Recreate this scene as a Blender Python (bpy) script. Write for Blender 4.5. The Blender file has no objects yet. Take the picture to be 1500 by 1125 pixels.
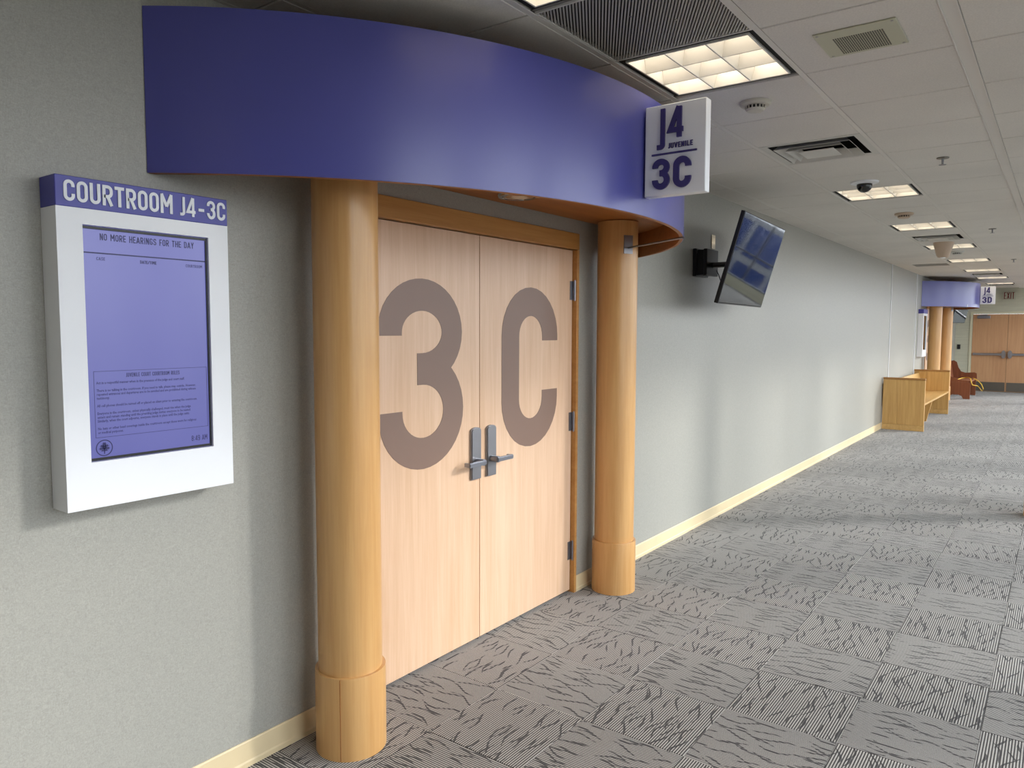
import bpy, bmesh, math, random
from mathutils import Vector, Matrix
random.seed(7)
sc = bpy.context.scene
COL = sc.collection
PI = math.pi

# ---------------------------------------------------------------- camera
CAM = Vector((2.4137, 0.0, 1.6538)); YAW, PITCH, ROLL, FPX = 0.6353, 0.0736, 0.0034, 1093.1
cd = bpy.data.cameras.new('camera'); cam = bpy.data.objects.new('camera', cd); COL.objects.link(cam)
fw = Vector((-math.sin(YAW)*math.cos(PITCH), math.cos(YAW)*math.cos(PITCH), -math.sin(PITCH)))
r0 = Vector((math.cos(YAW), math.sin(YAW), 0)); u0 = r0.cross(fw)
rt = r0*math.cos(ROLL)+u0*math.sin(ROLL); up = -r0*math.sin(ROLL)+u0*math.cos(ROLL)
M4 = Matrix((rt, up, -fw)).transposed().to_4x4(); M4.translation = CAM
cam.matrix_world = M4
cd.sensor_width = 36; cd.lens = FPX/1500*36; cd.clip_start = .05; cd.clip_end = 400
sc.camera = cam

# ---------------------------------------------------------------- world, sun, exposure
SKY = 7.4
w = bpy.data.worlds.new('world'); sc.world = w; w.use_nodes = True
nt = w.node_tree; nt.nodes.clear()
wo = nt.nodes.new('ShaderNodeOutputWorld'); bg = nt.nodes.new('ShaderNodeBackground')
tc = nt.nodes.new('ShaderNodeTexCoord'); sx = nt.nodes.new('ShaderNodeSeparateXYZ'); rp_ = nt.nodes.new('ShaderNodeValToRGB')
mr = nt.nodes.new('ShaderNodeMapRange'); mr.inputs[1].default_value = -1; mr.inputs[2].default_value = 1
e = rp_.color_ramp.elements
e[0].position = .46; e[0].color = (.05, .05, .05, 1); e[1].position = .52; e[1].color = (.92, .96, 1, 1)
e2 = rp_.color_ramp.elements.new(.85); e2.color = (.80, .90, 1, 1)
nt.links.new(tc.outputs['Generated'], sx.inputs[0]); nt.links.new(sx.outputs[2], mr.inputs[0])
nt.links.new(mr.outputs[0], rp_.inputs[0]); nt.links.new(rp_.outputs[0], bg.inputs[0]); bg.inputs[1].default_value = SKY
nt.links.new(bg.outputs[0], wo.inputs[0])
sd = bpy.data.lights.new('sun', 'SUN'); sd.energy = 4.2; sd.angle = math.radians(9); sd.color = (1, .985, .96)
so = bpy.data.objects.new('sun', sd); COL.objects.link(so)
so.rotation_euler = Vector((-1.0, -.85, -.56)).to_track_quat('-Z', 'Y').to_euler()
sc.view_settings.view_transform = 'Standard'; sc.view_settings.look = 'None'
sc.view_settings.gamma = 1; sc.view_settings.use_curve_mapping = False
sc.view_settings.exposure = -0.1
LAMP = 3.2

# ---------------------------------------------------------------- constants of the place
H = 2.78; YEND = 24.0; YBACK = -4.0; XR = 5.7; XC = 2.65; ZR = 6.2          # the low ceiling ends at XC, a tall glazed hall lies beyond
GX = [.21, .82, 1.43, 2.04]
GY0, GS = 3.489, .6096
WIN_P = 2.4384; WIN_Y0 = 1.9-2.4384*0.5; WIN_N = 10; EWX0, EWX1 = 2.95, 5.55; WIN_W = 2.0; WZ0, WZ1 = .3, 5.9
for i in range(WIN_N):                                   # sky portals: daylight sampled through each window
    y = WIN_Y0+WIN_P*i
    ld = bpy.data.lights.new('window_portal', 'AREA'); ld.shape = 'RECTANGLE'; ld.size = WIN_W; ld.size_y = WZ1-WZ0
    ld.cycles.is_portal = True
    lo = bpy.data.objects.new('window_portal', ld); COL.objects.link(lo); lo.location = (XR+.16, y, (WZ0+WZ1)/2)
    lo.rotation_euler = Matrix(((0, 0, 1), (1, 0, 0), (0, 1, 0))).to_euler()   # -Z looks to -X
ld = bpy.data.lights.new('window_portal', 'AREA'); ld.shape = 'RECTANGLE'; ld.size = EWX1-EWX0; ld.size_y = WZ1-WZ0; ld.cycles.is_portal = True
lo = bpy.data.objects.new('window_portal', ld); COL.objects.link(lo); lo.location = ((EWX0+EWX1)/2, YEND+.14, (WZ0+WZ1)/2)
lo.rotation_euler = Matrix(((-1, 0, 0), (0, 0, 1), (0, 1, 0))).to_euler()

# ---------------------------------------------------------------- materials
def lin(c):
    f = lambda v: v/12.92 if v <= .04045 else ((v+.055)/1.055)**2.4
    return tuple(f(v/255) for v in c)+(1,)
MATS = {}
class NB:
    def __init__(s, name):
        s.m = bpy.data.materials.new(name); s.m.use_nodes = True; s.t = s.m.node_tree
        s.b = s.t.nodes['Principled BSDF']; MATS[name] = s.m
    def n(s, typ, **k):
        nd = s.t.nodes.new(typ)
        for a, v in k.items(): setattr(nd, a, v)
        return nd
    def put(s, inp, v):
        if isinstance(v, bpy.types.NodeSocket): s.t.links.new(v, inp)
        else: inp.default_value = v
    def math(s, op, a, b=0, c=0):
        nd = s.n('ShaderNodeMath', operation=op)
        for i, v in enumerate((a, b, c)): s.put(nd.inputs[i], v)
        return nd.outputs[0]
    def pos(s): return s.n('ShaderNodeNewGeometry').outputs['Position']
    def xyz(s, v):
        nd = s.n('ShaderNodeSeparateXYZ'); s.put(nd.inputs[0], v); return nd.outputs
    def comb(s, x, y, z=0):
        nd = s.n('ShaderNodeCombineXYZ')
        for i, v in enumerate((x, y, z)): s.put(nd.inputs[i], v)
        return nd.outputs[0]
    def scale(s, v, xyz):
        nd = s.n('ShaderNodeVectorMath', operation='MULTIPLY'); s.put(nd.inputs[0], v); nd.inputs[1].default_value = xyz; return nd.outputs[0]
    def noise(s, v, sc_=1, det=2, rough=.5, dist=0):
        nd = s.n('ShaderNodeTexNoise'); s.put(nd.inputs['Vector'], v); nd.inputs['Scale'].default_value = sc_
        nd.inputs['Detail'].default_value = det; nd.inputs['Roughness'].default_value = rough; nd.inputs['Distortion'].default_value = dist
        return nd.outputs[0]
    def mix(s, f, a, b):
        nd = s.n('ShaderNodeMix', data_type='RGBA'); s.put(nd.inputs[0], f)
        s.put(nd.inputs[6], a); s.put(nd.inputs[7], b); return nd.outputs[2]
    def mixf(s, f, a, b):
        nd = s.n('ShaderNodeMix', data_type='FLOAT'); s.put(nd.inputs[0], f)
        s.put(nd.inputs[2], a); s.put(nd.inputs[3], b); return nd.outputs[0]
    def ramp(s, f, stops):
        nd = s.n('ShaderNodeValToRGB'); s.put(nd.inputs[0], f); el = nd.color_ramp.elements
        while len(el) < len(stops): el.new(.5)
        for q, (p, c) in zip(el, stops): q.position = p; q.color = c
        return nd.outputs[0]
    def bump(s, h, strength=.2, dist=.002):
        nd = s.n('ShaderNodeBump'); nd.inputs['Strength'].default_value = strength; nd.inputs['Distance'].default_value = dist
        s.put(nd.inputs['Height'], h); s.t.links.new(nd.outputs[0], s.b.inputs['Normal'])
    def fin(s, col=None, rough=.5, metal=0, spec=None, emit=None, es=0):
        if col is not None: s.put(s.b.inputs['Base Color'], col)
        s.put(s.b.inputs['Roughness'], rough); s.b.inputs['Metallic'].default_value = metal
        if spec is not None: s.b.inputs['Specular IOR Level'].default_value = spec
        if emit is not None: s.put(s.b.inputs['Emission Color'], emit); s.b.inputs['Emission Strength'].default_value = es
        return s.m
def plain(name, rgb, rough=.5, metal=0, var=.05, sc_=6, spec=None, emit=None, es=0):
    b = NB(name); c = lin(rgb)
    n = b.noise(b.pos(), sc_, 3)
    lo = tuple(v*(1-var) for v in c[:3])+(1,); hi = tuple(min(1, v*(1+var)) for v in c[:3])+(1,)
    return b.fin(b.mix(n, lo, hi), rough, metal, spec, emit, es)
def wood(name, light, dark, axis=2, rough=.35, fine=1.0, blotch=.35):
    b = NB(name); s = [26*fine]*3; s[axis] = 1.1*fine; p = b.pos()
    g = b.noise(b.scale(p, s), 1, 4, .6, .4)
    s2 = [140*fine]*3; s2[axis] = 6*fine
    g2 = b.noise(b.scale(p, s2), 1, 2)
    s3 = [3.0]*3; s3[axis] = .7
    g3 = b.noise(b.scale(p, s3), 1, 2)
    f = b.math('ADD', b.math('MULTIPLY', g, .55), b.math('ADD', b.math('MULTIPLY', g2, .2), b.math('MULTIPLY', g3, blotch)))
    c = b.ramp(f, [(.35, lin(dark)), (.72, lin(light))])
    b.bump(g2, .06, .001)
    return b.fin(c, rough)

def wallcover(name, base):
    b = NB(name); p = b.pos(); c = lin(base)
    f1 = b.noise(b.scale(p, (1, 55, 150)), 1, 2, .6, 2.2); f2 = b.noise(b.scale(p, (1, 150, 60)), 1, 2, .6, 2.2)
    f = b.math('ADD', b.math('MULTIPLY', f1, .5), b.math('MULTIPLY', f2, .5))
    col = b.ramp(f, [(.33, tuple(v*.84 for v in c[:3])+(1,)), (.5, c), (.67, tuple(v*1.17 for v in c[:3])+(1,))])
    b.bump(f, .12, .001)
    return b.fin(col, .42, spec=.45)
wallcover('wallcovering', (164, 162, 153))
wallcover('cream_wall', (196, 193, 172))

def carpet():
    b = NB('carpet'); T = .4572; X = b.xyz(b.pos()); x, y = X[0], X[1]
    fx = b.math('DIVIDE', b.math('SUBTRACT', x, 1.757), T); fy = b.math('DIVIDE', b.math('SUBTRACT', y, 4.013), T)
    ix = b.math('FLOOR', fx); iy = b.math('FLOOR', fy)
    par = b.math('FLOORED_MODULO', b.math('ADD', ix, iy), 2)      # 1: stripes run along the corridor
    u = b.mixf(par, y, x); v = b.mixf(par, x, y)
    rnd = b.n('ShaderNodeTexWhiteNoise', noise_dimensions='2D'); b.put(rnd.inputs['Vector'], b.comb(ix, iy)); rv = rnd.outputs['Value']
    pu = b.math('SINE', b.math('MULTIPLY', u, 2*PI/.0102))
    nz = b.noise(b.scale(b.pos(), (420, 420, 1)), 1, 2)
    st = b.math('ADD', b.math('MULTIPLY', pu, .5), b.math('ADD', .5, b.math('MULTIPLY', b.math('SUBTRACT', nz, .5), .9)))
    cs = b.ramp(st, [(.30, lin((60, 57, 55))), (.72, lin((186, 181, 174)))])
    def dashes(cu_, cv_, seed, keep, wid, amp):
        # curved yarn dashes, one per cell, lying along the stripes
        gv = b.math('ADD', b.math('DIVIDE', v, cv_), seed); iv = b.math('FLOOR', gv)
        gu = b.math('ADD', b.math('DIVIDE', u, cu_), b.math('MULTIPLY', iv, .41)); iu = b.math('FLOOR', gu)
        wn = b.n('ShaderNodeTexWhiteNoise', noise_dimensions='3D'); b.put(wn.inputs['Vector'], b.comb(iu, iv, b.math('ADD', b.math('MULTIPLY', rv, 50), seed)))
        c = b.n('ShaderNodeSeparateColor'); b.put(c.inputs[0], wn.outputs['Color']); R1, R2, R3 = c.outputs; V = wn.outputs['Value']
        lv = b.math('MULTIPLY', b.math('SUBTRACT', b.math('SUBTRACT', gv, iv), .5), cv_)
        lu = b.math('MULTIPLY', b.math('SUBTRACT', b.math('SUBTRACT', gu, iu), b.math('ADD', .3, b.math('MULTIPLY', R1, .4))), cu_)
        sl = b.math('MULTIPLY', b.math('SUBTRACT', R2, .5), .55)
        wig = b.math('MULTIPLY', b.math('SINE', b.math('ADD', b.math('MULTIPLY', lv, 2*PI/.19), b.math('MULTIPLY', R3, 6.28))), amp)
        dd = b.math('ABSOLUTE', b.math('SUBTRACT', lu, b.math('ADD', b.math('MULTIPLY', lv, sl), wig)))
        hl = b.math('MULTIPLY', b.math('ADD', .22, b.math('MULTIPLY', V, .28)), cv_)
        tp = b.math('SUBTRACT', 1, b.math('POWER', b.math('DIVIDE', b.math('ABSOLUTE', lv), hl), 2))
        jit = b.math('ADD', .55, b.math('MULTIPLY', nz, .9))
        on = b.math('LESS_THAN', dd, b.math('MULTIPLY', b.math('MULTIPLY', b.math('MAXIMUM', tp, 0), wid), jit))
        return b.math('MULTIPLY', on, b.math('LESS_THAN', b.math('FRACT', b.math('MULTIPLY', V, 7.3)), keep))
    ln = b.math('MAXIMUM', dashes(.062, .21, 3.3, .85, .0045, .009), dashes(.075, .16, 17.7, .7, .0054, .011))
    ln = b.math('MAXIMUM', ln, dashes(.09, .27, 41.2, .6, .0044, .014))
    ln = b.math('MULTIPLY', ln, b.math('ADD', .62, b.math('MULTIPLY', nz, .4)))
    tone = b.math('ADD', .94, b.math('MULTIPLY', rv, .12))
    tn = b.n('ShaderNodeVectorMath', operation='SCALE'); b.put(tn.inputs[0], b.mix(ln, cs, lin((38, 35, 37)))); b.put(tn.inputs['Scale'], tone)
    b.bump(st, .35, .003)
    b.b.inputs['Sheen Weight'].default_value = .15
    return b.fin(tn.outputs[0], .95, spec=.15)
carpet()
def ceil_mat():
    b = NB('ceiling_tile'); p = b.pos(); c = lin((226, 221, 214))
    n = b.noise(b.scale(p, (150, 150, 1)), 1, 3, .7); n2 = b.noise(p, 1.3, 2)
    f = b.math('ADD', b.math('MULTIPLY', n, .6), b.math('MULTIPLY', n2, .4))
    b.bump(n, .25, .002)
    return b.fin(b.ramp(f, [(.3, tuple(v*.86 for v in c[:3])+(1,)), (.65, tuple(v*1.06 for v in c[:3])+(1,))]), .95, spec=.1)
ceil_mat()
wood('column_wood', (216, 170, 112), (196, 144, 84), 2, .30)
wood('trim_wood', (202, 150, 86), (178, 122, 58), 1, .38)
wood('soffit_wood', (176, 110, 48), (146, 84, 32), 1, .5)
wood('door_wood', (228, 194, 164), (208, 168, 132), 2, .36)
wood('exit_door_wood', (204, 158, 116), (184, 134, 94), 2, .4)
wood('oak_vertical', (214, 170, 104), (180, 134, 72), 2, .36)
wood('oak_along', (222, 180, 116), (190, 146, 82), 1, .34)
wood('oak_brown', (176, 128, 70), (146, 100, 52), 1, .4)
wood('red_wood_along', (150, 88, 54), (104, 54, 30), 1, .4)
wood('red_wood_up', (140, 80, 48), (96, 48, 26), 2, .4)
plain('baseboard_vinyl', (222, 202, 162), .5, var=.06)
plain('fascia_paint', (76, 78, 154), .30, var=.02, spec=.7)
plain('white_panel', (240, 241, 244), .38, var=.015)
plain('sign_blue', (72, 72, 160), .4, var=.02)
plain('letter_white', (236, 238, 242), .5, var=.01)
plain('letter_purple', (62, 54, 116), .45, var=.02)
plain('numeral_vinyl', (130, 104, 90), .42, var=.03)
plain('screen_ink', (34, 32, 92), .4, var=.02)
plain('black_plastic', (16, 16, 17), .38, var=.1)
plain('black_gap', (8, 8, 8), .8, var=.1)
plain('grid_metal', (222, 217, 210), .55, var=.03)
plain('tee_metal', (128, 124, 118), .6, var=.03)
plain('white_metal', (206, 203, 196), .45, var=.03)
plain('grille_dark', (30, 29, 28), .7, var=.1)
plain('grille_rib', (176, 172, 164), .5, .0, var=.05)
plain('speaker_cream', (190, 188, 164), .5, var=.03)
plain('satin_steel', (150, 152, 160), .3, .9, var=.05)
plain('dark_steel', (146, 146, 150), .36, .9, var=.05)
plain('chrome', (220, 215, 205), .12, 1, var=.02)
plain('louver_aluminium', (232, 228, 220), .45, .0, var=.03)
plain('exit_red', (112, 26, 24), .5, var=.03)
plain('exit_panel', (186, 183, 162), .45, var=.02)
plain('frame_cream', (214, 208, 180), .45, var=.02)
plain('kick_steel', (120, 116, 108), .35, .8, var=.05)
plain('window_frame', (96, 98, 104), .4, .4, var=.03)
plain('wall_paint', (196, 194, 186), .7, var=.03)
plain('yellow_strap', (232, 190, 60), .6, var=.05)
plain('outdoor_ground', (116, 115, 110), .9, var=.2, sc_=.4)
plain('smoke_cream', (204, 198, 184), .5, var=.02)
plain('lamp_glow', (255, 246, 232), .6, var=.0, emit=lin((255, 245, 228)), es=LAMP)
def lcd():
    b = NB('lcd_lit'); p = b.xyz(b.pos())
    n = b.noise(b.scale(b.pos(), (1, 3.5, 1.6)), 1, 2)
    c = b.mix(n, lin((118, 120, 206)), lin((138, 140, 222)))
    b.fin((.012, .012, .03, 1), .22, emit=c, es=.62); return b.m
lcd()
plain('tv_glass', (10, 11, 13), .035, var=.0, spec=.9)
def glass():
    m = bpy.data.materials.new('window_glass'); m.use_nodes = True; t = m.node_tree; t.nodes.clear()
    o = t.nodes.new('ShaderNodeOutputMaterial'); mx = t.nodes.new('ShaderNodeMixShader'); a = t.nodes.new('ShaderNodeBsdfTransparent')
    g = t.nodes.new('ShaderNodeBsdfGlossy'); a.inputs[0].default_value = (.93, .935, .94, 1); g.inputs['Roughness'].default_value = .02
    mx.inputs[0].default_value = .07; t.links.new(a.outputs[0], mx.inputs[1]); t.links.new(g.outputs[0], mx.inputs[2]); t.links.new(mx.outputs[0], o.inputs[0])
    MATS['window_glass'] = m
glass()

# ---------------------------------------------------------------- mesh helpers (all shapes are given in world coordinates)
def bx(bm, x0, x1, y0, y1, z0, z1, bev=0, seg=1):
    vs = [bm.verts.new((x, y, z)) for x in (x0, x1) for y in (y0, y1) for z in (z0, z1)]
    fs = [bm.faces.new([vs[i] for i in f]) for f in ((0, 1, 3, 2), (4, 6, 7, 5), (0, 4, 5, 1), (2, 3, 7, 6), (0, 2, 6, 4), (1, 5, 7, 3))]
    if bev:
        es = list({e for f in fs for e in f.edges})
        bmesh.ops.bevel(bm, geom=es, offset=bev, segments=seg, affect='EDGES', clamp_overlap=True)
    return bm
def box(*a, **k): return bx(bmesh.new(), *a, **k)
def lathe(bm, c, prof, n=48, axis='z'):
    """prof: list of (radius, height) ; closed by fans when the radius is 0"""
    rings = []
    for r, h in prof:
        if r < 1e-6: rings.append([bm.verts.new((c[0], c[1], c[2]+h))])
        else: rings.append([bm.verts.new((c[0]+r*math.cos(2*PI*i/n), c[1]+r*math.sin(2*PI*i/n), c[2]+h)) for i in range(n)])
    for A, B in zip(rings, rings[1:]):
        for i in range(n):
            j = (i+1) % n
            if len(A) == 1 and len(B) == 1: continue
            if len(A) == 1: bm.faces.new((A[0], B[j], B[i]))
            elif len(B) == 1: bm.faces.new((A[i], A[j], B[0]))
            else: bm.faces.new((A[i], A[j], B[j], B[i]))
    return bm
def tube(bm, pts, r, n=10):
    pts = [Vector(p) for p in pts]; rings = []
    for i, p in enumerate(pts):
        d = (pts[min(i+1, len(pts)-1)]-pts[max(i-1, 0)]).normalized()
        a = d.cross(Vector((0, 0, 1)));  a = a if a.length > .05 else d.cross(Vector((1, 0, 0)))
        a.normalize(); b = d.cross(a)
        rings.append([bm.verts.new(p+(a*math.cos(2*PI*k/n)+b*math.sin(2*PI*k/n))*r) for k in range(n)])
    for A, B in zip(rings, rings[1:]):
        for k in range(n): bm.faces.new((A[k], A[(k+1) % n], B[(k+1) % n], B[k]))
    bm.faces.new(rings[0][::-1]); bm.faces.new(rings[-1]); return bm
def prism(bm, poly, fn, d0, d1):
    """extrude a 2D polygon between depths d0 and d1; fn(u, v, d) -> world point"""
    A = [bm.verts.new(fn(u, v, d0)) for u, v in poly]; B = [bm.verts.new(fn(u, v, d1)) for u, v in poly]
    n = len(poly); bm.faces.new(A[::-1]); bm.faces.new(B)
    for i in range(n): bm.faces.new((A[i], A[(i+1) % n], B[(i+1) % n], B[i]))
    return bm
def root_loc(p):
    while p.parent: p = p.parent
    return p.location
def obj(name, bm, mat, parent=None, smooth=False, loc=None):
    bmesh.ops.recalc_face_normals(bm, faces=bm.faces)
    o_ = Vector(root_loc(parent)) if parent else Vector(loc or (0, 0, 0))
    bmesh.ops.translate(bm, vec=-o_, verts=bm.verts)
    me = bpy.data.meshes.new(name); bm.to_mesh(me); bm.free()
    if smooth:
        for p in me.polygons: p.use_smooth = True
        me.set_sharp_from_angle(angle=math.radians(38))
    me.materials.append(MATS[mat])
    o = bpy.data.objects.new(name, me); COL.objects.link(o)
    if parent: o.parent = parent
    else: o.location = o_
    return o
def tag(o, label=None, cat=None, group=None, kind=None):
    for k, v in (('label', label), ('category', cat), ('group', group), ('kind', kind)):
        if v: o[k] = v
    return o
def thing(name, loc, label=None, cat=None, group=None, kind=None):
    o = bpy.data.objects.new(name, None); o.empty_display_size = .1; COL.objects.link(o); o.location = loc
    return tag(o, label, cat, group, kind)
def copy_tree(o, parent=None, off=None, label=None):
    c = o.copy(); COL.objects.link(c)
    if parent: c.parent = parent
    if off: c.location = Vector(o.location)+Vector(off)
    if label: c['label'] = label
    for ch in [q for q in o.children]: copy_tree(ch, c)
    return c
def piece(name, me, loc, parent):
    o = bpy.data.objects.new(name, me); COL.objects.link(o); o.location = loc; o.parent = parent; return o

# ---------------------------------------------------------------- stroke lettering (condensed industrial capitals)
def rpath(pts, r=None, closed=False, n=8):
    """polyline with rounded corners; a point may carry its own radius as third value"""
    out = []; N = len(pts)
    for i, p in enumerate(pts):
        rad = p[2] if len(p) > 2 else (r or 0); P = Vector(p[:2])
        if (not closed and i in (0, N-1)) or rad <= 0: out.append(P); continue
        A = Vector(pts[i-1][:2]); B = Vector(pts[(i+1) % N][:2]); da = A-P; db = B-P
        la, lb = da.length, db.length; da.normalize(); db.normalize()
        ang = da.angle(db); t = min(rad/math.tan(ang/2), la*(.5 if (closed or i > 1) else 1), lb*(.5 if (closed or i < N-2) else 1))
        rr = t*math.tan(ang/2); c = P+(da+db).normalized()*(rr/math.sin(ang/2))
        a0 = P+da*t-c; b0 = P+db*t-c; sweep = a0.angle(b0); sgn = 1 if a0.x*b0.y-a0.y*b0.x > 0 else -1
        for k in range(n+1):
            q = sgn*sweep*k/n; out.append(c+Vector((a0.x*math.cos(q)-a0.y*math.sin(q), a0.x*math.sin(q)+a0.y*math.cos(q))))
    return out
def ribbon(bm, path, t, fn, d0, d1, closed=False):
    P = [path[0]]
    for p in path[1:]:
        if (p-P[-1]).length > 1e-5: P.append(p)
    if closed and (P[0]-P[-1]).length < 1e-5: P.pop()
    N = len(P); L, R_ = [], []
    for i, p in enumerate(P):
        a = P[i-1] if (i > 0 or closed) else None; b = P[(i+1) % N] if (i < N-1 or closed) else None
        d1_ = (p-a).normalized() if a is not None else (b-p).normalized(); d2_ = (b-p).normalized() if b is not None else d1_
        m = Vector((-d1_.y-d2_.y, d1_.x+d2_.x)); m = m.normalized() if m.length > 1e-6 else Vector((-d1_.y, d1_.x))
        k = max(.35, m.dot(Vector((-d1_.y, d1_.x)))); m = m*(t/2/k); L.append(p+m); R_.append(p-m)
    vt = [[bm.verts.new(fn(q.x, q.y, d)) for q in S] for d in (d1, d0) for S in (L, R_)]
    Lt, Rt, Lb, Rb = vt
    for i in range(N if closed else N-1):
        j = (i+1) % N
        for f in ((Lt[i], Lt[j], Rt[j], Rt[i]), (Lb[j], Lb[i], Rb[i], Rb[j]), (Lt[j], Lt[i], Lb[i], Lb[j]), (Rt[i], Rt[j], Rb[j], Rb[i])): bm.faces.new(f)
    if not closed:
        bm.faces.new((Lt[0], Rt[0], Rb[0], Lb[0])); bm.faces.new((Rt[-1], Lt[-1], Lb[-1], Rb[-1]))
def ell(cx, cy, rx, ry, a0, a1, n): return [(cx+rx*math.cos(math.radians(a0+(a1-a0)*i/n)), cy+ry*math.sin(math.radians(a0+(a1-a0)*i/n))) for i in range(n+1)]
def glyph(ch, w, t):
    """-> list of (points, radius, closed) for cap height 1, cell width w, stroke t"""
    a = t/2; b = w-a; B = 1-a; m = w/2; r = (b-a)/2
    G = {
     'O': [([(a, a), (b, a), (b, B), (a, B)], r, 1)], '0': [([(a, a), (b, a), (b, B), (a, B)], r, 1)],
     'C': [([(b, .668), (b, B), (a, B), (a, a), (b, a), (b, .35)], r, 0)],
     'G': [([(b, .70), (b, B), (a, B), (a, a), (b, a), (b, .47), (m, .47)], r, 0)],
     'U': [([(a, 1), (a, a), (b, a), (b, 1)], r, 0)],
     'J': [([(b, 1), (b, a), (a-.02, a)], r, 0)],
     'D': [([(a, a, 0), (a, B, 0), (b, B, r*1.3), (b, a, r*1.3)], 0, 1)],
     'R': [([(a, 0), (a, B, 0), (b, B, r), (b, .45, r), (a, .45)], 0, 0), ([(m, .45), (b+.01, 0)], 0, 0)],
     'P': [([(a, 0), (a, B, 0), (b, B, r), (b, .42, r), (a, .42)], 0, 0)],
     'T': [([(0, B), (w, B)], 0, 0), ([(m, 0), (m, B)], 0, 0)], 'I': [([(m, 0), (m, 1)], 0, 0)],
     'L': [([(a, 1), (a, a), (w, a)], 0, 0)], 'E': [([(w, B), (a, B), (a, a), (w, a)], 0, 0), ([(a, .5), (w*.92, .5)], 0, 0)],
     'F': [([(w, B), (a, B), (a, 0)], 0, 0), ([(a, .47), (w*.9, .47)], 0, 0)],
     'H': [([(a, 0), (a, 1)], 0, 0), ([(b, 0), (b, 1)], 0, 0), ([(a, .5), (b, .5)], 0, 0)],
     'M': [([(a, 0), (a, 1)], 0, 0), ([(b, 0), (b, 1)], 0, 0), ([(a*.9, 1), (m, .36)], 0, 0), ([(w-a*.9, 1), (m, .36)], 0, 0)],
     'N': [([(a, 0), (a, 1)], 0, 0), ([(b, 0), (b, 1)], 0, 0), ([(a, .98), (b, .02)], 0, 0)],
     'A': [([(a*.7, 0), (m, 1-a*.4)], 0, 0), ([(w-a*.7, 0), (m, 1-a*.4)], 0, 0), ([(w*.22, .27), (w*.78, .27)], 0, 0)],
     'V': [([(a*.7, 1), (m, a*.4)], 0, 0), ([(w-a*.7, 1), (m, a*.4)], 0, 0)],
     'X': [([(a*.7, 1), (w-a*.7, 0)], 0, 0), ([(w-a*.7, 1), (a*.7, 0)], 0, 0)],
     'Y': [([(a*.7, 1), (m, .45), (m, 0)], 0, 0), ([(w-a*.7, 1), (m, .45)], 0, 0)],
     'S': [([(b, .72), (b, B), (a, B), (a, .54), (b, .46), (b, a), (a, a), (a, .28)], r*.98, 0)],
     '3': [([(a, .705)]+ell(m*.985, .722, m*.985-a, B-.722, 180, 0, 20)+ell(m*.985, .722, m*.985-a, .722-.53, 0, -90, 10)[1:]+[(w*.43, .53)], 'raw', 0),
           ([(w*.43, .53)]+ell(m, .305, b-m, .225, 90, 0, 10)+ell(m, .305, b-m, .305-a, 0, -180, 20)[1:]+[(a, .318)], 'raw', 0)],
     '4': [([(w*.74, 0), (w*.74, 1)], 0, 0), ([(w*.70, 1), (t*.42, .25), (w, .25)], 0, 0)],
     '8': [([(a, a), (b, a), (b, .5), (a, .5)], r*.9, 1), ([(a, .5), (b, .5), (b, B), (a, B)], r*.9, 1)],
     '9': [([(a, .42), (b, .42), (b, B), (a, B)], r, 1), ([(b, .7), (b, a), (a, a), (a, .2)], r, 0)],
     '-': [([(0, .42), (w, .42)], 0, 0)], ':': [([(m, .1), (m, .1+t)], 0, 0), ([(m, .6), (m, .6+t)], 0, 0)],
     '/': [([(0, 0), (w, 1)], 0, 0)], '.': [([(m, 0), (m, t)], 0, 0)]}
    return G.get(ch, [])
WID = {'M': 1.32, 'I': .42, ':': .4, '.': .4, '-': .62, '/': .8, 'T': .94, 'L': .86, 'E': .88, 'F': .86, 'J': .72, ' ': .62, '4': 1.1, 'A': 1.12, 'V': 1.1}
def add_glyph(bm, ch, u, v, h, w, t, fn, d0, d1):
    for i, (pts, r, cl) in enumerate(glyph(ch, w, t)):
        ribbon(bm, [Vector(q) for q in pts] if r == 'raw' else rpath(pts, r, bool(cl)), t, lambda a, b, d: fn(u+a*h, v+b*h, d), d0, d1+i*.00012, bool(cl))
def text_len(s, w, t, gap): return sum(w*WID.get(c, 1)+gap for c in s)-gap
def add_text(bm, s, u, v, h, w, t, fn, d0, d1, gap=.1, width=None):
    """capitals from (u, v); width squeezes the line into a given length"""
    k = 1
    if width: k = width/(h*text_len(s, w, t, gap))
    for c in s:
        cw = w*WID.get(c, 1)
        if c != ' ': add_glyph(bm, c, 0, 0, h, cw, t, lambda a, b, d, u=u: fn(u+a*k, v+b, d), d0, d1)
        u += (cw+gap)*h*k
    return bm
def on_wall(x): return lambda u, v, d: Vector((x+d, u, v))          # faces +x, reads along +y
def facing_back(y): return lambda u, v, d: Vector((u, y-d, v))      # faces -y, reads along +x

# ================================================================ STRUCTURE
# ---- floor of carpet tiles
T = .4572; TX0, TY0 = 1.757-.4572*4, 4.013-.4572*18
floor = tag(obj('floor', box(-.15, XR+.2, YBACK, YEND+.1, -.12, -.0065), 'black_gap'), 'grey striped carpet tile floor of the corridor', kind='structure')
def tile_bm(bm, x, y, s=T, g=.0007, z0=-.0065, z1=0, c=.0012):
    h = s/2-g
    A = [bm.verts.new((x+a*h, y+b*h, z0)) for a, b in ((-1, -1), (1, -1), (1, 1), (-1, 1))]
    B = [bm.verts.new((x+a*h, y+b*h, z1-c)) for a, b in ((-1, -1), (1, -1), (1, 1), (-1, 1))]
    D = [bm.verts.new((x+a*(h-c), y+b*(h-c), z1)) for a, b in ((-1, -1), (1, -1), (1, 1), (-1, 1))]
    for P, Q in ((A, B), (B, D)):
        for i in range(4): bm.faces.new((P[i], P[(i+1) % 4], Q[(i+1) % 4], Q[i]))
    bm.faces.new(D)
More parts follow.
